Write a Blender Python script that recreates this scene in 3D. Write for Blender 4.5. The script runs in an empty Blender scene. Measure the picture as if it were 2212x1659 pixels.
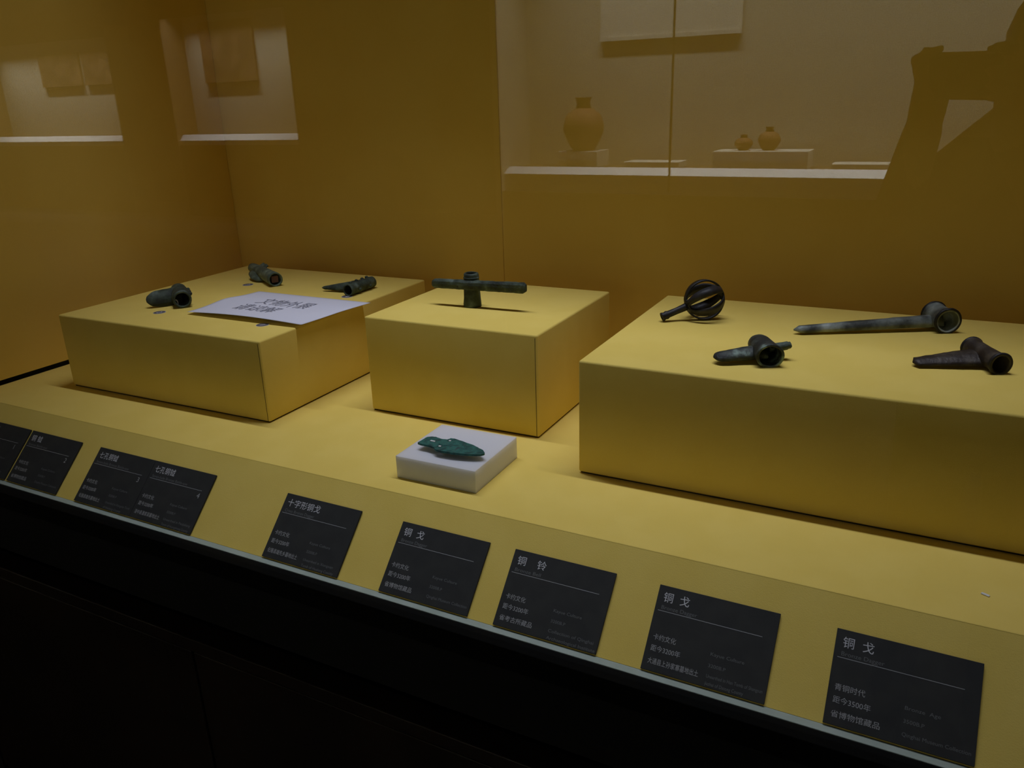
import bpy, bmesh, math, random
from mathutils import Vector, Matrix, noise

# ------------------------------------------------------------------ camera, world, big lights, exposure
S = bpy.context.scene
COL = S.collection
R = math.radians
FPX = 1737.22
CAM = Vector((0.5543, -1.1375, 0.5486))
YAW, PITCH, ROLL = R(-27.951), R(19.4945), R(-1.8446)
_f = Vector((math.sin(YAW)*math.cos(PITCH), math.cos(YAW)*math.cos(PITCH), -math.sin(PITCH)))
_r0 = Vector((math.cos(YAW), -math.sin(YAW), 0)); _u0 = _r0.cross(_f)
_r = _r0*math.cos(ROLL) + _u0*math.sin(ROLL); _u = -_r0*math.sin(ROLL) + _u0*math.cos(ROLL)
CAM_ROT = Matrix((( _r.x, _u.x, -_f.x), (_r.y, _u.y, -_f.y), (_r.z, _u.z, -_f.z)))
cam = bpy.data.cameras.new('camera'); camo = bpy.data.objects.new('camera', cam); COL.objects.link(camo)
camo.matrix_world = Matrix.Translation(CAM) @ CAM_ROT.to_4x4()
cam.sensor_width = 36; cam.lens = FPX/2212*36; cam.clip_start = 0.005; cam.clip_end = 60
S.camera = camo

W = bpy.data.worlds.new('world'); S.world = W; W.use_nodes = True
W.node_tree.nodes['Background'].inputs[0].default_value = (0.6, 0.7, 1, 1)
W.node_tree.nodes['Background'].inputs[1].default_value = 0.0015
vs = S.view_settings
vs.view_transform = 'Standard'; vs.look = 'None'; vs.exposure = 0; vs.gamma = 1; vs.use_curve_mapping = False

def area_light(name, loc, sx, sy, power, color, spread=180, parent=None):
    l = bpy.data.lights.new(name, 'AREA'); l.shape = 'RECTANGLE'; l.size = sx; l.size_y = sy
    l.energy = power; l.color = color; l.spread = R(spread)
    o = bpy.data.objects.new(name, l); COL.objects.link(o); o.location = loc
    if parent: o.parent = parent
    return o
# the louvred fluorescent strip in this case's own ceiling (its housing is built further down)
CASE_LIGHT = area_light('case_lamp', (-0.05, 0.05, 1.69), 1.66, 0.034, 3.15, (1.0, 1.04, 1.26), 72)

# ------------------------------------------------------------------ materials
def mat(name):
    m = bpy.data.materials.new(name); m.use_nodes = True
    return m, m.node_tree, m.node_tree.nodes['Principled BSDF']
def plain(name, c, rough=0.6, metal=0, spec=0.5):
    m, t, b = mat(name)
    b.inputs['Base Color'].default_value = (*c, 1); b.inputs['Roughness'].default_value = rough
    b.inputs['Metallic'].default_value = metal; b.inputs['Specular IOR Level'].default_value = spec
    return m
def noisy(name, c1, c2, scale, rough=0.7, metal=0, bump=0.1, bscale=None, detail=5, c3=None, spec=0.4, lo=0.42, hi=0.62):
    m, t, b = mat(name); n = t.nodes; L = t.links
    tc = n.new('ShaderNodeTexCoord')
    nz = n.new('ShaderNodeTexNoise'); nz.inputs['Scale'].default_value = scale; nz.inputs['Detail'].default_value = detail
    L.new(tc.outputs['Object'], nz.inputs['Vector'])
    cr = n.new('ShaderNodeValToRGB'); e = cr.color_ramp.elements
    e[0].position = lo; e[0].color = (*c1, 1); e[1].position = hi; e[1].color = (*c2, 1)
    if c3:
        k = cr.color_ramp.elements.new(min(0.95, hi+0.1)); k.color = (*c3, 1)
    L.new(nz.outputs['Fac'], cr.inputs['Fac']); L.new(cr.outputs['Color'], b.inputs['Base Color'])
    b.inputs['Roughness'].default_value = rough; b.inputs['Metallic'].default_value = metal
    b.inputs['Specular IOR Level'].default_value = spec
    if bump:
        n2 = n.new('ShaderNodeTexNoise'); n2.inputs['Scale'].default_value = bscale or scale*3; n2.inputs['Detail'].default_value = 4
        L.new(tc.outputs['Object'], n2.inputs['Vector'])
        bp = n.new('ShaderNodeBump'); bp.inputs['Strength'].default_value = bump; bp.inputs['Distance'].default_value = 0.002
        L.new(n2.outputs['Fac'], bp.inputs['Height']); L.new(bp.outputs['Normal'], b.inputs['Normal'])
    return m
FAB = noisy('yellow_fabric', (.825, .620, .138), (.850, .645, .152), 14, rough=.9, bump=.12, bscale=700, spec=.15)
LINING = noisy('yellow_wall_lining', (.90, .605, .115), (.92, .630, .127), 6, rough=.92, bump=.1, bscale=500, spec=.1)
M = dict(
  dark_base=plain('dark_base', (.03, .016, .004), .9),
  card=noisy('black_card', (.031, .033, .033), (.037, .039, .038), 40, rough=.75, bump=0, spec=.25),
  ink=plain('white_ink', (.62, .63, .66), .8), ink2=plain('grey_ink', (.40, .41, .42), .8), ink3=plain('dim_grey_ink', (.15, .155, .16), .8),
  alu=noisy('brushed_aluminium', (.33, .395, .335), (.37, .435, .375), 30, rough=.6, metal=.0, bump=.05),
  black=plain('black_frame', (.006, .006, .005), .85, 0, .1), void=plain('black_recess', (.003, .003, .003), .9),
  brown=noisy('dark_brown_cabinet', (.020, .014, .009), (.028, .019, .012), 8, rough=.35, bump=.03),
  block=plain('white_acrylic_block', (.72, .725, .75), .45), paper=noisy('white_paper', (.70, .70, .78), (.73, .73, .81), 5, rough=.85, bump=.03, bscale=60),
  pen=plain('grey_print', (.22, .22, .27), .8),
  sticker=plain('grey_sticker', (.13, .12, .14), .7), sticker_w=plain('white_sticker_print', (.62, .60, .66), .7),
  bronze_mix=noisy('dark_bronze_with_green_patches', (.022, .026, .023), (.065, .078, .066), 45, rough=.6, metal=.2, bump=.5, bscale=220, c3=(.22, .30, .25), lo=.40, hi=.56),
  bronze=noisy('dark_patinated_bronze', (.020, .027, .018), (.062, .086, .058), 45, lo=.38, hi=.58, rough=.68, metal=.1, bump=.5, bscale=220, c3=(.13, .17, .15)),
  bronze_grey=noisy('grey_patinated_bronze', (.05, .056, .05), (.21, .24, .215), 26, rough=.5, metal=.15, bump=.4, bscale=180, c3=(.36, .40, .37), lo=.36, hi=.54),
  bronze_green=noisy('green_patinated_bronze', (.07, .095, .07), (.16, .21, .15), 45, rough=.6, metal=.2, bump=.5, bscale=200, c3=(.30, .36, .28)),
  bronze_brown=noisy('brown_bronze', (.035, .027, .022), (.095, .082, .066), 38, rough=.5, metal=.3, bump=.35, bscale=200),
  bronze_black=noisy('near_black_bronze', (.014, .013, .013), (.032, .029, .029), 40, rough=.5, metal=.3, bump=.25, bscale=160),
  teal=noisy('teal_verdigris', (.008, .055, .048), (.022, .145, .115), 90, rough=.6, bump=.6, bscale=260, lo=.38, hi=.6, c3=(.03, .04, .045)),
  wood=noisy('old_wood_core', (.12, .05, .03), (.2, .09, .05), 60, rough=.9),
  hallfloor=noisy('dark_hall_floor', (.012, .012, .013), (.02, .02, .021), 3, rough=.45, bump=0),
  hall=plain('dark_hall_wall', (.02, .019, .018), .9),
  off=plain('pale_case_lining', (.46, .44, .36), .9), ledge=plain('white_case_ledge', (.85, .85, .88), .6),
  tan=plain('brown_case_deck', (.20, .13, .06), .9), board=plain('pale_display_board', (.62, .60, .52), .9),
  poster=noisy('dark_poster', (.10, .06, .03), (.2, .12, .06), 4, rough=.8, bump=0),
  clay=noisy('red_clay', (.20, .085, .035), (.26, .12, .05), 9, rough=.8), 
  skin=noisy('skin', (.40, .24, .17), (.46, .28, .2), 20, rough=.55, bump=0), jacket=noisy('dark_jacket', (.014, .014, .017), (.022, .022, .026), 60, rough=.85),
  trousers=noisy('dark_trousers', (.016, .017, .024), (.024, .025, .034), 60, rough=.9), shoe=plain('black_shoe', (.01, .01, .01), .5),
  hair=noisy('black_hair', (.008, .007, .006), (.018, .015, .012), 120, rough=.5, bump=.5, bscale=300),
  camera=plain('black_camera_body', (.012, .012, .013), .5), eye=plain('eye_white', (.6, .6, .58), .3), iris=plain('dark_iris', (.02, .012, .008), .2),
  clear=None, white=plain('white_scrap', (.75, .75, .72), .8), tube=plain('lamp_housing', (.5, .5, .5), .5),
)
def glass_mat():
    m = bpy.data.materials.new('clear_glass'); m.use_nodes = True; t = m.node_tree; n = t.nodes; n.clear(); L = t.links
    out = n.new('ShaderNodeOutputMaterial'); mix = n.new('ShaderNodeMixShader')
    tr = n.new('ShaderNodeBsdfTransparent'); tr.inputs[0].default_value = (.985, .995, .985, 1)
    gl = n.new('ShaderNodeBsdfGlossy'); gl.inputs['Roughness'].default_value = 0.0
    gm = n.new('ShaderNodeNewGeometry'); dp = n.new('ShaderNodeVectorMath'); dp.operation = 'DOT_PRODUCT'
    L.new(gm.outputs['Incoming'], dp.inputs[0]); L.new(gm.outputs['Normal'], dp.inputs[1])
    def mth(op, a, b=None):
        x = n.new('ShaderNodeMath'); x.operation = op
        for i, v in enumerate((a, b)):
            if v is None: continue
            if isinstance(v, (int, float)): x.inputs[i].default_value = v
            else: L.new(v, x.inputs[i])
        return x.outputs[0]
    c = mth('ABSOLUTE', dp.outputs['Value'])          # Schlick's approximation of Fresnel, ior 1.5
    f = mth('ADD', mth('MULTIPLY', mth('POWER', mth('SUBTRACT', 1.0, c), 5.0), 0.96), 0.04)
    L.new(f, mix.inputs[0]); L.new(tr.outputs[0], mix.inputs[1]); L.new(gl.outputs[0], mix.inputs[2]); L.new(mix.outputs[0], out.inputs[0])
    return m
M['glass'] = glass_mat()
_b = M['block'].node_tree.nodes['Principled BSDF']; _b.inputs['Subsurface Weight'].default_value = .6; _b.inputs['Subsurface Radius'].default_value = (1, 1, .9); _b.inputs['Subsurface Scale'].default_value = .03

# ------------------------------------------------------------------ helpers
def link(o, parent=None):
    COL.objects.link(o)
    if parent: o.parent = parent
    return o
def mesh_obj(name, me, m, parent=None, smooth=False):
    if m is not None and not me.materials: me.materials.append(m)
    if smooth:
        for p in me.polygons: p.use_smooth = True
    return link(bpy.data.objects.new(name, me), parent)
def bm_obj(name, bm, m, parent=None, smooth=False):
    bmesh.ops.recalc_face_normals(bm, faces=bm.faces[:])
    me = bpy.data.meshes.new(name); bm.to_mesh(me); bm.free()
    return mesh_obj(name, me, m, parent, smooth)
def tag(o, label, cat=None, group=None, kind=None):
    o['label'] = label
    if cat: o['category'] = cat
    if group: o['group'] = group
    if kind: o['kind'] = kind
    return o
def thing(name, label, cat, loc=(0, 0, 0), rz=0, group=None):
    o = bpy.data.objects.new(name, None); COL.objects.link(o); o.empty_display_size = .05
    o.location = loc; o.rotation_euler.z = rz
    return tag(o, label, cat, group)
def add_box(bm, x0, x1, y0, y1, z0, z1):
    v = [bm.verts.new((x, y, z)) for z in (z0, z1) for y in (y0, y1) for x in (x0, x1)]
    for f in ((0, 2, 3, 1), (4, 5, 7, 6), (0, 1, 5, 4), (2, 6, 7, 3), (0, 4, 6, 2), (1, 3, 7, 5)): bm.faces.new([v[i] for i in f])
    return v
def box(name, x0, x1, y0, y1, z0, z1, m, parent=None, bevel=0, seg=2, smooth=False):
    bm = bmesh.new(); add_box(bm, x0, x1, y0, y1, z0, z1)
    if bevel: bmesh.ops.bevel(bm, geom=bm.edges[:], offset=bevel, segments=seg, affect='EDGES', profile=.5)
    return bm_obj(name, bm, m, parent, smooth)
def loft(bm, rings, close_a=True, close_b=True):
    vs_ = [[bm.verts.new(p) for p in r] for r in rings]; n = len(rings[0])
    for a, b in zip(vs_, vs_[1:]):
        for i in range(n): bm.faces.new((a[i], a[(i+1) % n], b[(i+1) % n], b[i]))
    if close_a: bm.faces.new(vs_[0][::-1])
    if close_b: bm.faces.new(vs_[-1])
    return vs_
def rough_up(bm, amp, freq, seed=0):
    for v in bm.verts:
        n = noise.noise_vector(v.co*freq + Vector((seed*7.3, seed*3.1, 0)))
        v.co += n*amp
def frame(axis):
    a = Vector(axis).normalized(); h = Vector((0, 0, 1)) if abs(a.z) < .9 else Vector((1, 0, 0))
    s = a.cross(h).normalized(); return a, s, s.cross(a)
def tube(name, A, B, prof, wall, m, parent, depth=1.0, n=28, amp=.0005, seed=0, squash=1.0, closed_end=False):
    """hollow socket from A (open mouth) to B. prof: [(t, outer radius)]"""
    A, B = Vector(A), Vector(B); a, s, u = frame(B-A); L = (B-A).length
    bm = bmesh.new(); rings = []
    def ring(t, r): return [A + a*(t*L) + s*(math.cos(q)*r) + u*(math.sin(q)*r*squash) for q in [2*math.pi*i/n for i in range(n)]]
    inner = []
    for t, r in prof: rings.append(ring(t, r))
    for t, r in prof:
        if t <= depth: inner.append(ring(t, max(r-wall, .002)))
    if closed_end:
        rings = rings[::-1] + inner
        loft(bm, rings)
    else:
        allr = rings[::-1] + inner
        vs_ = loft(bm, allr, False, False)
        for i in range(n): bm.faces.new((vs_[0][(i+1) % n], vs_[0][i], vs_[-1][i], vs_[-1][(i+1) % n]))
    rough_up(bm, amp, 90, seed)
    return bm_obj(name, bm, m, parent, True)
def blade(name, root, tip, w, t, m, parent, amp=.0005, seed=0, n=22, ridge=.35, up=(0, 0, 1)):
    """w, t: half width and half thickness as functions of s in [0, 1], root to tip"""
    root, tip = Vector(root), Vector(tip); a = (tip-root).normalized(); L = (tip-root).length
    s = Vector(up).cross(a).normalized(); u = a.cross(s)
    bm = bmesh.new(); rings = []
    for i in range(n+1):
        q = i/n; c = root + a*(q*L); ww, tt = w(q), t(q)
        prof = [(1, 0), (.62, .62), (.12, 1), (-.12, 1), (-.62, .62), (-1, 0), (-.62, -.62), (-.12, -1), (.12, -1), (.62, -.62)]
        rings.append([c + s*(x*ww) + u*(z*tt) for x, z in prof])
    loft(bm, rings); rough_up(bm, amp, 110, seed)
    return bm_obj(name, bm, m, parent, True)
def torus(name, C, axis, R1, r, m, parent, n=28, k=8, amp=.0003, squash=1.0):
    a, s, u = frame(axis); C = Vector(C); bm = bmesh.new(); g = []
    for i in range(n):
        q = 2*math.pi*i/n; d = s*math.cos(q) + u*math.sin(q)*squash
        g.append([bm.verts.new(C + d*(R1 + r*math.cos(p)) + a*(r*1.3*math.sin(p))) for p in [2*math.pi*j/k for j in range(k)]])
    for i in range(n):
        for j in range(k): bm.faces.new((g[i][j], g[(i+1) % n][j], g[(i+1) % n][(j+1) % k], g[i][(j+1) % k]))
    rough_up(bm, amp, 120, 3)
    return bm_obj(name, bm, m, parent, True)
def ball(name, C, rx, ry, rz, m, parent, amp=.0004, sub=2, seed=0):
    bm = bmesh.new(); bmesh.ops.create_icosphere(bm, subdivisions=sub, radius=1)
    for v in bm.verts: v.co = Vector((v.co.x*rx, v.co.y*ry, v.co.z*rz)) + Vector(C)
    rough_up(bm, amp, 140, seed)
    return bm_obj(name, bm, m, parent, True)
def lathe(name, prof, m, parent=None, n=32):
    bm = bmesh.new(); rings = [[Vector((math.cos(2*math.pi*i/n)*r, math.sin(2*math.pi*i/n)*r, z)) for i in range(n)] for r, z in prof]
    loft(bm, rings); return bm_obj(name, bm, m, parent, True)
def text_mesh(body, size, width=None, spacing=1.0):
    c = bpy.data.curves.new('lettering', 'FONT'); c.body = body; c.size = size; c.space_character = spacing; c.resolution_u = 3
    o = bpy.data.objects.new('lettering', c); COL.objects.link(o)
    dg = bpy.context.evaluated_depsgraph_get(); me = bpy.data.meshes.new_from_object(o.evaluated_get(dg))
    bpy.data.objects.remove(o); bpy.data.curves.remove(c)
    me.materials.clear()
    xs = [v.co.x for v in me.vertices] or [0]; ys = [v.co.y for v in me.vertices] or [0]
    x0, x1 = min(xs), max(xs)
    k = (width/(x1-x0)) if width and x1 > x0 else 1
    for v in me.vertices: v.co.x = (v.co.x-x0)*k; v.co.z = 0
    return me

# ------------------------------------------------------------------ the case
XL, YB, XR, ZT = -1.1923, 0.5322, 1.75, 1.75
YF = -0.2668                                  # front edge of the deck
TH = R(45.75); SD = Vector((0, -math.cos(TH), -math.sin(TH))); SN = Vector((0, -math.sin(TH), math.cos(TH)))
SL = 0.1435                                   # length of the label slope
YR, ZR = YF + SD.y*SL, SD.z*SL
YG = -0.3843                                  # glass
H1, H2, H3 = .1564, .1833, .1826

wb = bpy.data.objects.new('wall_back', None); COL.objects.link(wb); tag(wb, 'yellow fabric lined back wall of the display case', kind='structure')
for x0, x1 in ((XL-.03, -.3436), (-.3428, XR)):
    box('lining_panel', x0, x1, YB, YB+.018, -.02, ZT, LINING, wb, .0006, 1)
box('backing', XL-.05, XR+.02, YB+.019, YB+.04, -.95, ZT+.05, M['void'], wb)
wl = bpy.data.objects.new('wall_left', None); COL.objects.link(wl); tag(wl, 'yellow fabric lined end wall of the display case beside the axes', kind='structure')
box('lining_panel', XL-.018, XL, YG+.012, YB-.0005, .010, ZT, LINING, wl, .0006, 1)
box('lower_lining', XL-.018, XL-.0005, YG+.012, YF+.02, ZR-.02, -.0005, LINING, wl)
box('backing', XL-.06, XL-.019, YG-.012, YB+.018, -.95, ZT+.05, M['void'], wl)
wr = bpy.data.objects.new('wall_right', None); COL.objects.link(wr); tag(wr, 'yellow fabric lined far end wall of the display case', kind='structure')
box('lining_panel', XR, XR+.018, YG+.012, YB-.0005, .010, ZT, LINING, wr, .0006, 1)
box('backing', XR+.019, XR+.06, YG-.012, YB+.018, -.95, ZT+.05, M['void'], wr)

case = thing('display_case', 'long yellow lined display case with sloping label ledge and black base', 'display case', (0, 0, -.95))
def cpart(name, *a, **k):
    o = box(name, *a, **k); o.parent = case; o.location.z = .95; return o
cpart('deck', XL, XR, YF, YB, -.018, 0, FAB, bevel=.0015)
# sloping label ledge, a slab under the deck's front edge
bm = bmesh.new()
pts = [Vector((0, YF+.0006, -.0006)), Vector((0, YF, 0)) + SD*SL, Vector((0, YF, 0)) + SD*SL - SN*.012, Vector((0, YF+.0006, -.018))]
loft(bm, [[Vector((x, p.y, p.z)) for p in pts] for x in (XL, XR)])
o = bm_obj('label_slope', bm, FAB, case); o.location.z = .95
cpart('rail', XL, XR, YR-.0115, YR, ZR-.02, ZR, M['alu'], bevel=.0008)
cpart('frame', XL-.02, XR+.02, YG-.016, YR-.012, ZR-.034, ZR-.0005, M['black'], bevel=.0012)
cpart('recess', XL-.02, XR+.02, YG+.02, YG+.04, -.27, ZR-.034, M['void'])  # near black colour stands in for the shadow under the overhanging frame
cpart('cabinet_shelf', XL-.02, XR+.02, YG-.022, YG+.02, -.30, -.275, M['brown'], bevel=.002)
for i in range(4):
    w = (XR-XL)/4; x0 = XL + i*w
    cpart('cabinet_door', x0+.003, x0+w-.003, YG-.018, YG+.018, -.86, -.305, M['brown'], bevel=.002)
cpart('kick_plinth', XL, XR, YG+.02, YG+.04, -.95, -.86, M['void'])
ce = bpy.data.objects.new('ceiling_case', None); COL.objects.link(ce); tag(ce, 'closed top of the display case with its black valance', kind='structure')
box('canopy', XL-.02, XR+.02, YG-.016, YB+.018, ZT+.001, ZT+.05, plain('canopy_paint', (.80, .78, .72), .9), ce)
box('valance', XL-.02, XR+.02, YG-.016, YG+.012, 1.22, ZT+.0005, M['black'], ce)
g = box('window_1', XL, XR, YG-.004, YG+.004, ZR-.02, 1.22, M['glass']); tag(g, 'clear glass front pane of the display case', kind='structure')

fx = thing('strip_light', 'black louvred strip light under the display case ceiling', 'lamp', (-.05, .05, ZT))
box('housing', -.90, .90, -.06, .032, -.045, 0, M['black'], fx, .003)
box('louvre', -.90, .90, -.060, -.058, -.145, -.045, M['black'], fx)
box('louvre', -.90, .90, .019, .021, -.145, -.045, M['black'], fx)
CASE_LIGHT.parent = fx; CASE_LIGHT.location = (0, 0, -.06)

# ------------------------------------------------------------------ yellow display boxes
def display_box(label, x0, x1, y0, y1, h, rot, pivot):
    t = thing('display_box', label, 'display box', (pivot[0], pivot[1], 0), rot)
    px, py = pivot
    box('base', x0-px+.003, x1-px-.003, y0-py+.003, y1-py-.003, 0, .0025, M['dark_base'], t)  # added dark base, its colour stands in for the shaded contact gap
    b = box('fabric_cover', x0-px, x1-px, y0-py, y1-py, .0022, h, FAB, t, .0035, 3, True)
    box('seam', x1-px-.0046, x1-px-.0038, y0-py-.0003, y0-py+.001, .004, h-.005, M['dark_base'], t)
    return t
display_box('wide low yellow box carrying the axes and the white notice', -1.0367, -.485, -.1319, .4127, H1, .0094, (-.485, -.1319))
display_box('small square yellow box carrying the cross shaped dagger', -.35, 0, 0, .3366, H2, .0045, (0, 0))
display_box('largest yellow box carrying the bell and three daggers', .1128, 1.05, -.095, .3492, H3, .0024, (.1128, -.095))

# ------------------------------------------------------------------ label cards on the slope
CW, CH, CT = .1447, .1030, .0030
S0 = .112*.35
def card(xl, label, title, tw, eng, ew, zh, en, num=None, gapfix=None):
    """zh: [(text, width)] x3, en: [(text, width, v)]"""
    t = thing('label_card', label, 'label card', (0, 0, 0), 0, 'black caption cards on the sloping ledge')
    X = Vector((1, 0, 0)); Yv = -SD
    org = Vector((xl, YF, 0)) + SD*S0 + SN*.0005
    Mx = Matrix((X, Yv, SN)).transposed().to_4x4(); Mx.translation = org
    t.matrix_world = Mx
    box('board', 0, CW, -CH, 0, 0, CT, M['card'], t, .0003, 1)
    def put(body, size, u, v, width, m):
        me = text_mesh(body, size, width)
        o = mesh_obj('lettering', me, m, t); o.location = (u*CW, -v*CH - size*.36, CT+.00015)
        return o
    xs = 0.055
    # the title, one character after another at the card's wide spacing
    put(title, .0130, xs, .135, tw, M['ink'])
    put(eng, .0066, .055, .255, ew, M['ink3'])
    box('rule', .03*CW, .895*CW, -.304*CH, -.298*CH, CT, CT+.00015, M['ink2'], t)
    for (b, w), v, sz in zip(zh, (.61, .74, .885), (.0078, .0080, .0078)): put(b, sz, .045, v, w, M['ink2'])
    for b, w, v in en: put(b, .0056, .53, v, w, M['ink3'])
    if num: put(num, .0125, .855, .385, None, M['ink2'])
    return t
mm = .001
KY = '卡约文化'; Y32 = '距今3200年'; MUS = '省博物馆藏品'
EN0 = [('Kayue Culture', .039, .63), ('3200B.P', .020, .76)]
card(-.9475-CW, 'black caption card cut by the frame, headed with a bronze spear, beside card two', '七孔铜矛', .048, 'Bronze Spear', .05, [(KY, .029), (Y32, .035), (MUS, .045)], EN0+[('Qinghai Museum', .05, .88), ('Collection', .035, .965)], '1')
card(-.9405, 'black caption card numbered two, with a short two character title', '铜 钺', .030, 'Bronze Battle-axe', .055, [(KY, .029), (Y32, .035), (MUS, .045)], EN0+[('Qinghai Museum Collection', .062, .88)], '2')
card(-.7435, 'black caption card numbered three, standing next to card two', '七孔铜钺', .048, 'Seven-hole Bronze Battle-axe', .085, [(KY, .029), (Y32, .035), ('化隆县雄先墓地出土', .055)], EN0+[('Unearthed in Xiongxian Tomb', .062, .88), ('of Hualong County', .045, .965)], '3')
card(-.7435+CW+.0006, 'black caption card numbered four, butted against card three', '七孔铜钺', .048, 'Seven-hole Bronze Battle-axe', .085, [(KY, .029), (Y32, .035), ('湟中县潘家梁墓地出土', .060)], EN0+[('Unearthed in Panjialiang', .062, .88), ('Tomb of Huangzhong County', .062, .965)], '4')
card(-.2979, 'black caption card with a five character title for the cross shaped dagger', '十字形铜戈', .064, 'Cross Bronze Dagger', .058, [(KY, .029), (Y32, .035), ('化隆县雄先乡墓地出土', .058)], EN0+[('Unearthed in Xiongxian', .056, .88), ('Tomb of Hualong County', .060, .965)])
card(-.0784, 'black caption card titled bronze dagger, museum collection, dated 3200 years ago', '铜  戈', .034, 'Bronze Dagger', .044, [(KY, .029), (Y32, .037), (MUS, .045)], EN0+[('Qinghai Museum Collection', .064, .89)])
card(.1057, 'black caption card titled bronze bell', '铜    铃', .042, 'Bronze Bell', .038, [(KY, .029), (Y32, .037), ('省考古所藏品', .047)], EN0+[('Collection of Qinghai', .062, .88), ('Archaeological Institute', .066, .965)])
card(.3080, 'black caption card titled bronze dagger with the longest excavation line', '铜  戈', .032, 'Bronze Dagger', .044, [(KY, .028), (Y32, .036), ('大通县上孙家寨墓地出土', .061)], EN0+[('Unearthed in Han Tomb of Shangsun', .064, .875), ('jiazhai of Datong County', .044, .955)])
card(.5147, 'black caption card titled bronze dagger, bronze age, dated 3500 years ago', '铜  戈', .032, 'Bronze Dagger', .044, [('青铜时代', .031), ('距今3500年', .038), (MUS, .049)], [('Bronze  Age', .034, .63), ('3500B.P', .020, .76), ('Qinghai Museum Collection', .064, .89)])

# ------------------------------------------------------------------ notice paper on the wide box
def paper_pt(u, v):
    NL, NR, FR, FL = Vector((-.771, -.036, 0)), Vector((-.472, -.034, 0)), Vector((-.466, .171, 0)), Vector((-.776, .171, 0))
    p = (NL*(1-u) + NR*u)*(1-v) + (FL*(1-u) + FR*u)*v
    f = 1-v
    z = .0025 + .0028*f + .0045*f*math.sin(math.pi*min(1, u*1.02))*f + .0022*u*f + .0016*math.sin(u*6.0+v*2)*(1-abs(2*v-1)) + .004*math.exp(-((u/.12)**2))*math.exp(-(((v-.5)/.2)**2))
    return Vector((p.x, p.y, H1 + max(.0008, z)))
pt = thing('notice_sheet', 'curled white paper notice lying on the wide yellow box', 'paper', (-.64, .07, H1))
bm = bmesh.new(); NU, NV = 32, 20
off = Vector((-.64, .07, H1))
lay = []
for k in (0, 1):
    lay.append([[bm.verts.new(paper_pt(i/NU, j/NV) - off + Vector((0, 0, .00025*k))) for i in range(NU+1)] for j in range(NV+1)])
for k in (0, 1):
    for j in range(NV):
        for i in range(NU):
            q = (lay[k][j][i], lay[k][j][i+1], lay[k][j+1][i+1], lay[k][j+1][i]); bm.faces.new(q if k else q[::-1])
def side(seq):
    for (a, b), (c, d) in zip(seq, seq[1:]): bm.faces.new((a, c, d, b))
side([(lay[0][0][i], lay[1][0][i]) for i in range(NU+1)]); side([(lay[0][NV][i], lay[1][NV][i]) for i in range(NU+1)])
side([(lay[0][j][0], lay[1][j][0]) for j in range(NV+1)]); side([(lay[0][j][NU], lay[1][j][NU]) for j in range(NV+1)])
bm_obj('sheet', bm, M['paper'], pt, True)
def paper_text(body, u0, u1, v0, v1):
    me = text_mesh(body, 1.0); xs = [v.co.x for v in me.vertices]; ys = [v.co.y for v in me.vertices]
    xa, xb, ya, yb = min(xs), max(xs), min(ys), max(ys)
    for v in me.vertices:
        u = u0 + (v.co.x-xa)/(xb-xa)*(u1-u0); w = v0 + (v.co.y-ya)/(yb-ya)*(v1-v0)
        v.co = paper_pt(u, w) - off + Vector((0, 0, .0006))
    mesh_obj('lettering', me, M['pen'], pt)
paper_text('文物外展', .26, .70, .52, .76)
paper_text('请谅解', .24, .58, .22, .46)

# ------------------------------------------------------------------ number stickers
for (x, y, n, lab) in ((-.563, -.041, '1', 'round grey number sticker at the front corner with no axe beside it'), (-.842, -.045, '2', 'round grey number sticker in front of the dark broad axe'),
                       (-.862, .224, '3', 'round grey number sticker beside the pale green axe'), (-.557, .208, '4', 'round grey number sticker under the pointed black axe')):
    t = thing('number_sticker', lab, 'sticker', (x, y, H1), R(-20), 'number stickers on the wide yellow box')
    for nm, r0, z0, z1, m in (('disc', .0125, 0, .0003, M['sticker_w']), ('print', .0115, .0003, .0004, M['sticker'])):
        lathe(nm, [(r0, z0), (r0, z1)], m, t, 28)
    me = text_mesh(n, .017); xs = [v.co.x for v in me.vertices]; ys = [v.co.y for v in me.vertices]
    for v in me.vertices: v.co.x -= max(xs)/2; v.co.y -= (max(ys)+min(ys))/2
    o = mesh_obj('numeral', me, M['sticker_w'], t); o.location.z = .0005

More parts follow.
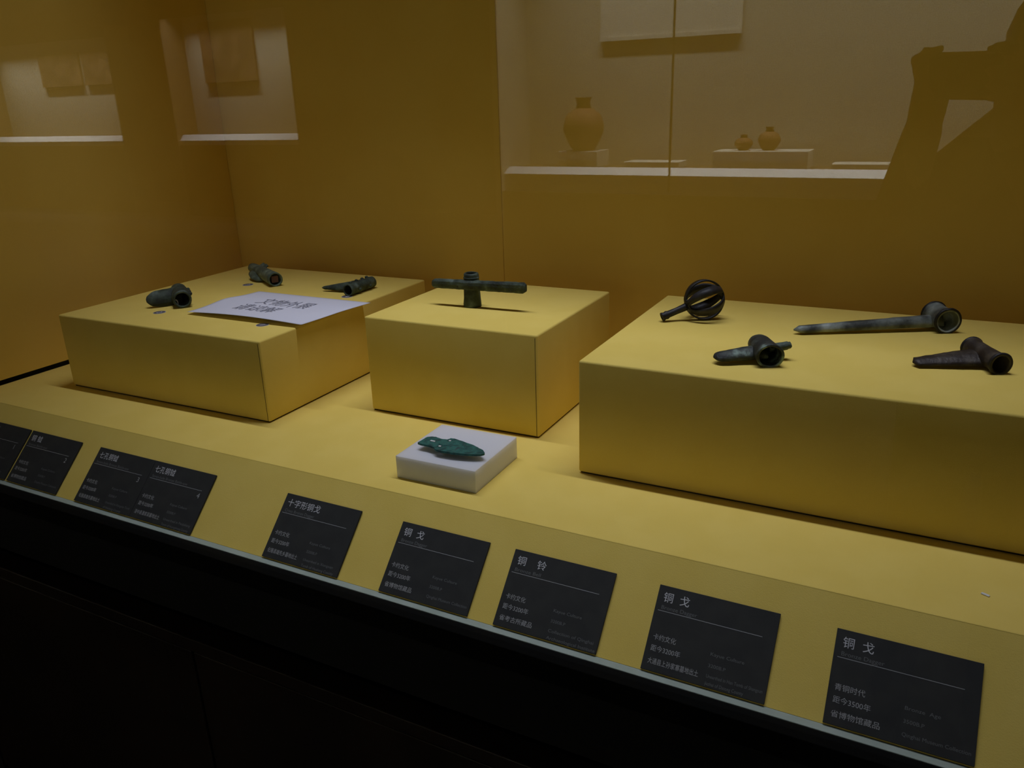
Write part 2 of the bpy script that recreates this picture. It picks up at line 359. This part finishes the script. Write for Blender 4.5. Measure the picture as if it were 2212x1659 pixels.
# ------------------------------------------------------------------ artefacts
def dagger(name, label, cat, F, B, h, r, tip, bw, bt, zroot, ztip, m, wall=.0035, squash=1.0, prof=None, root_shift=(0, 0), cross=True, extra=None, seed=1, tipround=.12, taper=.55, lip=True, tilt=0):
    """a socketed blade; F, B: socket mouth and far end in plan (m), tip: blade tip in plan"""
    cx, cy = (F[0]+B[0])/2, (F[1]+B[1])/2
    t = thing(name, label, cat, (cx, cy, h))
    rs = r*squash
    A = Vector((F[0]-cx, F[1]-cy, rs+.0006)); Bv = Vector((B[0]-cx, B[1]-cy, rs+.0006))
    prof = prof or [(0, r*1.06), (.06, r*1.07), (.14, r*.97), (.5, r*.95), (.86, r*.97), (.94, r*1.07), (1, r*1.05)]
    tube('socket', A, Bv, prof, wall, m, t, seed=seed, squash=squash, amp=.0007, closed_end=True, depth=.8)
    root = Vector((root_shift[0], root_shift[1], zroot)); tp = Vector((tip[0]-cx, tip[1]-cy, ztip))
    def w(q):
        k = bw*(1 - (1-taper)*q)
        if q > 1-tipround: k *= math.sqrt(max(.03, 1-((q-(1-tipround))/tipround)**2))
        return k
    def th(q):
        k = bt*(1-.45*q)
        if q > 1-tipround: k *= math.sqrt(max(.08, 1-((q-(1-tipround))/tipround)**2))
        return k
    up = Matrix.Rotation(R(tilt), 3, (tp-root).normalized()) @ Vector((0, 0, 1))
    blade('blade', root, tp, w, th, m, t, seed=seed+2, amp=.0008, up=up)
    if lip:
        a = (Bv-A).normalized()
        torus('rim', A + a*.002, a, r*1.0, .0022, M['bronze_black'], t, squash=squash)
        torus('rim', Bv - a*.002, a, r*1.0, .0022, M['bronze_black'], t, squash=squash)
    return t, A, Bv
# three on the largest box
dagger('long_dagger', 'long straight grey bronze dagger with a round socket, on the largest box', 'dagger', (.592, .246), (.570, .290), H3, .0190, (.376, .158), .0140, .0100, .0150, .0075, M['bronze_grey'], wall=.0045, seed=3, taper=.62, tipround=.06, tilt=-28)
sd, A, B = dagger('stub_dagger', 'short thick bronze dagger with wide socket mouth and a stub tang', 'dagger', (.374, -.026), (.345, .034), H3, .0185, (.2975, -.036), .0175, .0105, .0140, .0095, M['bronze_mix'], wall=.0035, seed=5, tilt=-15, taper=.72, tipround=.16, squash=.88,
       prof=[(0, .0195), (.05, .0198), (.2, .0188), (.5, .0180), (.8, .0170), (1, .0150)], lip=False)
blade('tang', (.006, .004, .018), (.032, .021, .021), lambda q: .0068, lambda q: .0062 if q < .9 else .005, M['bronze_green'], sd, seed=8)
td, A, B = dagger('pointed_dagger', 'brown bronze dagger with slanted pointed blade and narrow socket', 'dagger', (.656, .058), (.622, .130), H3, .0138, (.5515, .053), .0225, .0068, .0125, .0065, M['bronze_brown'], wall=.003, seed=9, taper=.45, tipround=.04, tilt=-18)
# the axes on the wide box
ax, A, B = dagger('broad_axe', 'dark bronze axe with broad rounded blade and ribbed socket', 'axe', (-.822, .000), (-.902, .060), H1, .0180, (-.896, -.030), .0200, .0095, .0185, .0165, M['bronze'], wall=.0045, seed=11, taper=.92, tipround=.42, tilt=-58,
       prof=[(0, .0185), (.08, .019), (.2, .0182), (.35, .0192), (.5, .0182), (.65, .0192), (.8, .0182), (.93, .0175), (1, .013)], lip=False)
for k, q in enumerate((.22, .45, .68)):
    p = A.lerp(B, q) + Vector((.0105, .0145, .006)); ball('boss', p, .0045, .0045, .0045, M['bronze'], ax, seed=k)
a_ = (B-A).normalized(); torus('wire_loop', A + Vector((-.013, -.006, -.006)), (1, .3, .2), .0055, .0011, M['sticker_w'], ax, amp=0)
ga, A, B = dagger('green_axe', 'pale green bronze axe with a wooden core in its socket', 'axe', (-.781, .232), (-.940, .322), H1, .0160, (-.886, .258), .038, .0085, .0140, .0085, M['bronze_green'], wall=.0035, seed=15, taper=.95, tipround=.5, root_shift=(-.0105, .006), tilt=-12,
       prof=[(0, .0166), (.06, .0168), (.2, .0156), (.5, .0150), (.75, .0140), (.9, .0125), (1, .0115)], lip=False)
blade('fin', (-.012, .008, .024), (-.004, .020, .033), lambda q: .012, lambda q: .004, M['bronze_green'], ga, seed=18)
blade('fin', (-.040, .028, .022), (-.033, .040, .030), lambda q: .011, lambda q: .0045, M['bronze_green'], ga, seed=19)
a_ = (B-A).normalized(); sx = frame(a_)
bm = bmesh.new(); add_box(bm, -.0075, .0075, -.02, .02, -.0075, .0075)
o = bm_obj('wood_core', bm, M['wood'], ga); o.location = A + a_*.024; o.rotation_euler.z = math.atan2(a_.y, a_.x) - math.pi/2
pa, A, B = dagger('pointed_axe', 'black bronze axe with a pointed blade and knobbly socket', 'axe', (-.556, .211), (-.558, .306), H1, .0128, (-.645, .232), .0240, .0080, .0125, .0075, M['bronze'], wall=.0025, seed=21, tilt=-30, taper=.16, tipround=.10,
       prof=[(0, .0130), (.08, .0132), (.2, .0122), (.33, .0134), (.45, .0122), (.6, .0136), (.72, .0122), (.86, .0132), (.95, .012), (1, .008)], lip=False)
for k, q in enumerate((.18, .4, .62, .8)):
    ball('boss', A.lerp(B, q) + Vector((-.004, 0, .0125)), .0042, .0042, .0036, M['bronze'], pa, seed=30+k)
for k, q in enumerate((.3, .7)):
    ball('boss', A.lerp(B, q) + Vector((.0118, 0, -.003)), .004, .0045, .004, M['bronze'], pa, seed=40+k)

# cross shaped dagger
cd = thing('cross_dagger', 'cross shaped green bronze dagger standing upright on the small square box', 'dagger', (-.2005, .137, H2), R(2.6))
tube('post', (0, 0, .0632), (0, 0, .0003), [(0, .0130), (.06, .0142), (.16, .0138), (.22, .0150), (.45, .0150), (.75, .0158), (.92, .0168), (1, .0170)], .003, M['bronze'], cd, amp=.0006, seed=2)
bm = bmesh.new(); rings = []
for i in range(41):
    q = i/40; x = -.0775 + q*.1935; zc = .0415 + .0028*q
    hh = .0083 + .0013*q; e = min(q, 1-q)/.022
    if e < 1: hh *= math.sqrt(max(.45, 1-.55*(1-e)**2))
    yy = .0062 + .0025*math.exp(-((x/.02)**2))
    if e < 1: yy *= .6 + .4*e
    prof = [(-.55, 1), (-1, .62), (-1.08, 0), (-1, -.62), (-.55, -1), (.55, -1), (1, -.62), (1.08, 0), (1, .62), (.55, 1)]
    rings.append([Vector((x, -.0105 + py*yy, zc + pz*hh)) for py, pz in prof])
loft(bm, rings); rough_up(bm, .0007, 120, 4); bm_obj('crossbar', bm, M['bronze'], cd, False)
torus('collar', (0, 0, .0545), (0, 0, 1), .0138, .0014, M['bronze'], cd)
for x in (-.0205, -.0075): ball('boss', (x, -.0165, .0400), .0035, .0016, .0038, M['bronze_black'], cd)

# openwork bell
bc = Vector((0, 0, .0345)); axis = Vector((-.058, -.040, -.0235)).normalized()
bl = thing('openwork_bell', 'round openwork black bronze bell with a stem handle', 'bell', (.2215, .198, H3))
a, s, u = frame(axis); RB = .0340
NR_ = 6
for k in range(NR_):
    ph = 2*math.pi*k/NR_ + .40
    d = s*math.cos(ph) + u*math.sin(ph); e = a.cross(d)
    bm = bmesh.new(); rings = []
    for i in range(25):
        q = R(12) + (math.pi-R(24))*i/24
        nrm = a*math.cos(q) + d*math.sin(q)
        hw = .0044 + .0034*math.sin(q)**2
        rings.append([bc + nrm*(RB - .0028*z) + e*(x*hw) for x, z in ((-1, 0), (1, 0), (1, 1), (-1, 1))])
    loft(bm, rings); rough_up(bm, .0003, 120, k); bm_obj('rib', bm, M['bronze_black'], bl, True)
for sg in (1, -1):
    bm = bmesh.new(); rings = []
    for q in (R(3), R(9), R(15), R(20), R(24)):
        rings.append([bc + a*(sg*RB*math.cos(q)) + (s*math.cos(p) + u*math.sin(p))*(RB*math.sin(q)) for p in [2*math.pi*j/24 for j in range(24)]])
    for q in (R(24), R(15), R(6)):
        rings.append([bc + a*(sg*(RB-.0028)*math.cos(q)) + (s*math.cos(p) + u*math.sin(p))*((RB-.0028)*math.sin(q)) for p in [2*math.pi*j/24 for j in range(24)]])
    loft(bm, rings); bm_obj('cap', bm, M['bronze_black'], bl, True)
h0, h1_ = bc + axis*(RB-.002), bc + axis*(RB+.0440)
h1_.z = .0080
tube('handle', h1_, h0, [(0, .0076), (.05, .0078), (.12, .0064), (.2, .0075), (.27, .0062), (.6, .0058), (.9, .0064), (1, .0070)], .0022, M['bronze_black'], bl, seed=4)

# leaf dagger on its white block
wbk = box('white_block', 0, .1405, 0, .1375, 0, .0365, M['block'], None, .0008, 2)
wbk.location = (-.1385, -.2225, 0); wbk.rotation_euler.z = R(.6); tag(wbk, 'square white acrylic block under the teal leaf shaped dagger', 'block')
LEAF = [(-119, -188), (-118.5, -180), (-118, -172), (-117, -163), (-111, -159), (-105, -158), (-97, -160), (-89, -161), (-83, -160), (-80, -153), (-74, -152), (-63, -155), (-52, -157.5), (-42, -160), (-32, -163), (-24, -166.5), (-16, -170.5), (-9, -175), (-5, -179), (-4, -183), (-7, -187), (-15, -191), (-28, -195), (-43, -198), (-55, -199.5), (-67, -200.5), (-76, -200), (-82, -198), (-84, -195), (-86, -192.5), (-94, -191), (-103, -190), (-111, -190)]
HOLES = [[(-104, -177.5), (-95, -177.5), (-95, -172.5), (-104, -172.5)], [(-79.5, -166), (-74.5, -165), (-75, -161.5), (-79, -162)], [(-82, -190), (-76, -189), (-76.5, -185), (-81, -186)]]
ld = thing('leaf_dagger', 'teal green leaf shaped bronze dagger with slotted tang, on the white block', 'dagger', (-.065, -.178, .0365))
cu = bpy.data.curves.new('blade', 'CURVE'); cu.dimensions = '2D'; cu.fill_mode = 'BOTH'; cu.extrude = .0014; cu.bevel_depth = .0003; cu.bevel_resolution = 1
random.seed(4)
for poly, jit in [(LEAF, .7)] + [(h, 0) for h in HOLES]:
    sp = cu.splines.new('POLY'); sp.use_cyclic_u = True
    P = []
    for i, p in enumerate(poly):
        q = poly[(i+1) % len(poly)]; P.append(p)
        if jit: P.append(((p[0]+q[0])/2 + random.uniform(-jit, jit), (p[1]+q[1])/2 + random.uniform(-jit, jit)))
    sp.points.add(len(P)-1)
    for k, p in zip(sp.points, P): k.co = (p[0]*mm+.065, p[1]*mm+.178, 0, 1)
co = bpy.data.objects.new('tmp', cu); COL.objects.link(co)
me = bpy.data.meshes.new_from_object(co.evaluated_get(bpy.context.evaluated_depsgraph_get())); bpy.data.objects.remove(co)
me.materials.clear(); o = mesh_obj('blade', me, M['teal'], ld); o.location.z = .0102
bl_ = blade('midrib', (-.020, -.0005, .0118), (.054, -.0025, .0116), lambda q: .0026*(1-.7*q), lambda q: .0011*(1-.6*q), M['teal'], ld, amp=.0003)
for x, y, w_, d_ in ((-.035, .003, .0042, .0016), (-.0105, .0145, .0018, .0016), (-.014, -.0095, .0020, .0016)): box('white_tab', x-w_, x+w_, y-d_, y+d_, .0112, .0128, M['white'], ld, .0003, 1)  # white tabs added over the slots, in place of the white block below
for x, y in ((-.030, .004), (.018, .001)): box('support_peg', x-.002, x+.002, y-.002, y+.002, 0, .0086, M['block'], ld)

sc = box('paper_scrap', -.0045, .0045, -.0018, .0018, 0, .0016, M['white'], None, .0005, 1); sc.location = (.659, -.202, 0); sc.rotation_euler.z = R(-25)
tag(sc, 'tiny white scrap lying on the yellow deck', 'scrap')

# ------------------------------------------------------------------ the dark hall outside, seen mirrored in the glass
ZFL = -.95
def st(name, label, *a):
    o = box(name, *a); tag(o, label, kind='structure'); return o
st('floor', 'dark polished museum hall floor', -16, 5, -10, 1.0, ZFL-.05, ZFL, M['hallfloor'])
st('wall_hall', 'dark wall at the far end of the hall', -16, 5, -9.6, -9.5, ZFL, 2.6, M['hall'])
st('ceiling', 'dark hall ceiling', -16, 5, -10, 1.0, 2.6, 2.65, M['hall'])

def hall_case(label, x0, x1, yf, depth, zd, zt, power, mull=(), ls=1.0, side='tan'):
    """lit glazed case facing +y; yf: y of its front"""
    t = thing('wall_case', label, 'display case', ((x0+x1)/2, yf, ZFL), 0)
    cx = (x0+x1)/2
    def p(name, a, b, c, d, e, f, m, bev=0):
        return box(name, a-cx, b-cx, c-yf, d-yf, e-ZFL, f-ZFL, m, t, bev)
    p('back_panel', x0, x1, yf-depth-.02, yf-depth, zd-.1, zt, M['off'])
    for a, b in ((x0-.04, x0), (x1, x1+.04)): p('side_panel', a, b, yf-depth, yf, ZFL, zt, M[side])
    p('deck', x0, x1, yf-depth, yf-.121, zd-.12, zd-.005, M['tan'])
    bm = bmesh.new(); zz = zd-ZFL
    loft(bm, [[Vector((x-cx, y, z)) for y, z in ((-.12, zz+.004), (-.045, zz-.055*ls), (-.045, zz-.14), (-.12, zz-.14))] for x in (x0, x1)])
    bm_obj('front_ledge', bm, M['ledge'], t)
    p('base', x0-.04, x1+.04, yf-depth, yf-.015, ZFL, zd-.14, M['black'])
    p('canopy', x0-.04, x1+.04, yf-depth, yf, zt, zt+.12, M['black'])
    p('glass_pane', x0, x1, yf-.008, yf, zd-.10, zt, M['glass'])
    for mx in mull: p('mullion', mx-.005, mx+.005, yf-.010, yf+.002, zd-.12, zt, M['tan'])
    l = area_light('case_lamp', (0, -.09, zt-.02-ZFL), (x1-x0)*.92, .05, power, (1, .98, .93), 90, t)
    p('valance', x0, x1, yf-.03, yf-.009, zt-.16, zt, M['black'])  # added lip that blocks the lamp's direct light towards the hall
    return t
OY = -4.20
hall_case('long brightly lit wall case across the dark hall with clay pots inside', -1.90, 1.9, OY, .42, .142, 1.75, 60, mull=(-.82,), ls=.62, side='off')
hall_case('distant lit wall case with two dark posters hung in it', -13.9, -10.58, -8.25, .4, .20, 1.75, 60, ls=1.4)
hall_case('distant lit wall case with one dark poster hung in it', -9.40, -7.12, -8.25, .4, .20, 1.9, 42, ls=1.4)
def hung(name, label, cat, x0, x1, y, z0, z1, m, th=.03):
    t = thing(name, label, cat, ((x0+x1)/2, y, z0)); w = (x1-x0)/2
    box('panel', -w, w, 0, th, 0, z1-z0, m, t, .002); box('lower_edge', -w, w, 0, th+.012, -.02, -.0005, m, t)
    return t
hung('display_board', 'pale board hung high inside the lit wall case across the hall', 'board', -1.40, -.55, OY-.41, .88, 1.7, M['board'], .010)
hung('poster_board', 'wide dark poster in the distant case with two posters', 'poster', -12.75, -11.75, -8.64, .98, 1.45, M['poster'])
hung('poster_board', 'narrow dark poster in the distant case with two posters', 'poster', -11.68, -11.05, -8.64, .98, 1.45, M['poster'])
hung('poster_board', 'dark poster in the distant case with one poster', 'poster', -9.05, -8.05, -8.64, .92, 1.7, M['poster'])
def pedestal(label, x, y, w, d, z0, z1):
    o = box('pedestal', -w/2, w/2, -d/2, d/2, 0, z1-z0, M['board'], None, .003); o.location = (x, y, z0); tag(o, label, 'pedestal'); return o
ZD = .138
pedestal('low pale pedestal under the large clay jar', -1.45, OY-.26, .26, .2, ZD, .235)
pedestal('low pale pedestal beside the glass joint', -.98, OY-.24, .34, .16, ZD, .175)
pedestal('low wide pale pedestal under two small clay pots', -.36, OY-.26, .52, .2, ZD, .235)
pedestal('low pale pedestal standing empty in the wall case', .16, OY-.24, .28, .16, ZD, .17)
def pot(label, x, y, z, h, w):
    t = thing('clay_pot', label, 'pot', (x, y, z))
    lathe('body', [(.25*w, 0), (.35*w, .1*h), (.5*w, .35*h), (.5*w, .5*h), (.42*w, .68*h), (.2*w, .8*h)], M['clay'], t)
    lathe('neck', [(.195*w, .795*h), (.16*w, .88*h), (.18*w, .96*h), (.22*w, h), (.17*w, h), (.13*w, .9*h)], M['clay'], t)
    return t
pot('large clay jar with a narrow neck in the wall case across the hall', -1.45, OY-.26, .2355, .31, .25)
pot('smallest clay pot on the wide pedestal across the hall', -.47, OY-.26, .2355, .085, .10)
pot('clay pot with taller neck on the wide pedestal across the hall', -.33, OY-.26, .2355, .125, .12)

# ------------------------------------------------------------------ the photographer, seen only as a reflection
def capsule(bm, p, q, r0, r1, n=14, rings=5):
    p, q = Vector(p), Vector(q); a, s, u = frame(q-p); RR = []
    for i in range(1, rings+1):
        t = -math.pi/2*(1 - i/(rings+.0)) ; RR.append((p + a*(math.sin(t)*r0), math.cos(t)*r0))
    for i in range(0, rings):
        t = math.pi/2*i/rings; RR.append((q + a*(math.sin(t)*r1), max(1e-4, math.cos(t)*r1)))
    loft(bm, [[c + s*(math.cos(2*math.pi*k/n)*r) + u*(math.sin(2*math.pi*k/n)*r) for k in range(n)] for c, r in RR])
def ellip(bm, c, rx, ry, rz, sub=3):
    r = bmesh.ops.create_icosphere(bm, subdivisions=sub, radius=1)
    for v in r['verts']: v.co = Vector((v.co.x*rx, v.co.y*ry, v.co.z*rz)) + Vector(c)
HEAD = Vector((.705, -1.415, .590))
person = thing('person', 'person in dark clothes standing and holding up a compact camera', 'person', (.70, -1.47, ZFL))
PO = Vector((.70, -1.47, ZFL))
bm = bmesh.new()
# torso
capsule(bm, (.70, -1.475, .02), (.70, -1.47, .22), .145, .150); capsule(bm, (.70, -1.48, -.08), (.70, -1.48, .05), .150, .140)
capsule(bm, (.57, -1.47, .355), (.83, -1.47, .355), .062, .062); capsule(bm, (.63, -1.47, .24), (.60, -1.47, .36), .10, .062); capsule(bm, (.77, -1.47, .24), (.80, -1.47, .36), .10, .062)
capsule(bm, (.70, -1.46, .36), (.703, -1.435, .52), .064, .054); ellip(bm, (.70, -1.47, .385), .15, .07, .05)
for s in (-1, 1): capsule(bm, (.70+s*.045, -1.455, .475), (.70+s*.135, -1.465, .375), .046, .055)
# head
ellip(bm, HEAD + Vector((0, -.008, .025)), .074, .093, .092); ellip(bm, HEAD + Vector((0, .022, -.045)), .055, .062, .068); ellip(bm, HEAD + Vector((0, .055, -.09)), .026, .02, .02)
capsule(bm, HEAD + Vector((0, .083, .012)), HEAD + Vector((0, .098, -.022)), .008, .0135); ellip(bm, HEAD + Vector((0, .082, -.058)), .022, .008, .006, 2); ellip(bm, HEAD + Vector((0, .080, -.068)), .020, .008, .006, 2)
for s in (-1, 1):
    ellip(bm, HEAD + Vector((s*.076, -.005, -.008)), .009, .019, .030, 2); ellip(bm, HEAD + Vector((s*.033, .076, .030)), .022, .010, .006, 2)
# legs
for s in (-1, 1):
    capsule(bm, (.70+s*.085, -1.48, -.10), (.70+s*.095, -1.475, -.50), .088, .062); capsule(bm, (.70+s*.095, -1.475, -.50), (.70+s*.10, -1.485, -.86), .060, .042)
    capsule(bm, (.70+s*.10, -1.49, ZFL+.045), (.70+s*.125, -1.33, ZFL+.034), .042, .034)
# arms: both hands close on the camera
Lw, Rw = Vector((.515, -1.205, .475)), Vector((.645, -1.225, .470))
Le, Re = Vector((.475, -1.345, .270)), Vector((.800, -1.335, .215))
for sh, el, wr_ in (((.545, -1.465, .352), Le, Lw), ((.855, -1.465, .352), Re, Rw)):
    capsule(bm, sh, el, .056, .046); capsule(bm, el, wr_, .046, .031)
CAMB = CAM_ROT
def cam_pt(x, y, z): return CAM + CAMB @ Vector((x, y, z))      # x right, y up, z behind the lens (m)
def finger(chain, r0, r1):
    for i in range(len(chain)-1):
        k0 = r0 + (r1-r0)*i/(len(chain)-1); k1 = r0 + (r1-r0)*(i+1)/(len(chain)-1); capsule(bm, chain[i], chain[i+1], k0, k1, 10, 3)
for sg, wr_ in ((-1, Lw), (1, Rw)):
    pc = cam_pt(sg*.066, -.026, .050)
    capsule(bm, wr_, pc, .028, .030); capsule(bm, pc, cam_pt(sg*.070, .006, .047), .028, .022)
    finger([pc, cam_pt(sg*.046, -.022, .060), cam_pt(sg*.030, .000, .058)], .0125, .0085)              # thumb on the back
    kn = [(.070, .012, .040), (.073, -.006, .038), (.074, -.022, .038), (.072, -.038, .040)]
    tips = [[(.058, .047, .030), (.042, .046, .022)], [(.066, .018, .012), (.046, .018, .010)], [(.066, -.002, .012), (.047, -.004, .010)], [(.064, -.022, .014), (.048, -.024, .012)]]
    if sg < 0: tips[0] = [(.058, .038, .032), (.036, .048, .024)]; tips[1] = [(.070, .032, .030), (.058, .047, .022)]; tips[2] = [(.078, .014, .028), (.078, .034, .022)]
    for q, tl in zip(kn, tips):
        finger([cam_pt(sg*q[0], q[1], q[2])] + [cam_pt(sg*a_, b_, c_) for a_, b_, c_ in tl], .0098, .0075)
for v in bm.verts: v.co -= PO
me = bpy.data.meshes.new('body'); bm.to_mesh(me); bm.free()
tmp = bpy.data.objects.new('tmp', me); COL.objects.link(tmp)
rm = tmp.modifiers.new('r', 'REMESH'); rm.mode = 'VOXEL'; rm.voxel_size = .0055
sm = tmp.modifiers.new('s', 'SMOOTH'); sm.factor = .5; sm.iterations = 3
bme = bpy.data.meshes.new_from_object(tmp.evaluated_get(bpy.context.evaluated_depsgraph_get())); bpy.data.objects.remove(tmp)
bme.materials.clear()
for k in ('skin', 'jacket', 'trousers', 'shoe'): bme.materials.append(M[k])
for p in bme.polygons:
    c = p.center + PO; p.use_smooth = True
    hand = (c-Lw).dot((Lw-Le).normalized()) > -.01 and (c-Lw).length < .16 and c.x < .60 or (c-Rw).dot((Rw-Re).normalized()) > -.01 and (c-Rw).length < .16 and c.y > -1.29
    if c.z > .455 and c.y < -1.30 or hand: p.material_index = 0
    elif c.z < ZFL+.085: p.material_index = 3
    elif c.z < -.09: p.material_index = 2
    else: p.material_index = 1
link(bpy.data.objects.new('body', bme), person)
# hair: a cap over the skull, with the face left open
bm = bmesh.new(); bmesh.ops.create_icosphere(bm, subdivisions=4, radius=1)
for v in bm.verts:
    n = noise.noise(v.co*7)*.012
    v.co = Vector((v.co.x*.081, v.co.y*.101, v.co.z*.098))*(1+n*3) + HEAD + Vector((0, -.014, .030)) - PO
hc = HEAD - PO
bmesh.ops.delete(bm, geom=[f for f in bm.faces if (f.calc_center_median().y > hc.y+.045 and f.calc_center_median().z < hc.z+.075) or f.calc_center_median().z < hc.z-.065], context='FACES')
bm_obj('hair', bm, M['hair'], person, True)
for s in (-1, 1):
    ec = HEAD + Vector((s*.032, .0715, .012)) - PO
    o = ball('eye', ec, .0110, .0090, .0075, M['eye'], person, 0); ball('iris', ec + Vector((0, .0076, 0)), .0042, .0022, .0048, M['iris'], o, 0)
# compact camera, its lens mouth at the taking point
cc = bpy.data.objects.new('compact_camera', None); COL.objects.link(cc); tag(cc, 'black compact camera held up in both hands', 'camera')
cc.matrix_world = Matrix.Translation(CAM) @ CAMB.to_4x4()
box('body', -.055, .055, -.033, .037, .020, .046, M['camera'], cc, .005, 3)
bm = bmesh.new()
loft(bm, [[Vector((math.cos(2*math.pi*i/32)*r, math.sin(2*math.pi*i/32)*r, z)) for i in range(32)] for r, z in ((.026, .0205), (.026, .012), (.024, .010), (.021, .010), (.017, .0145), (.012, .016))])
bm_obj('lens_barrel', bm, M['camera'], cc, True)
box('shutter_button', .030, .042, .037, .040, .028, .038, M['tube'], cc, .001); box('screen', -.045, .030, -.028, .030, .046, .0475, M['iris'], cc)
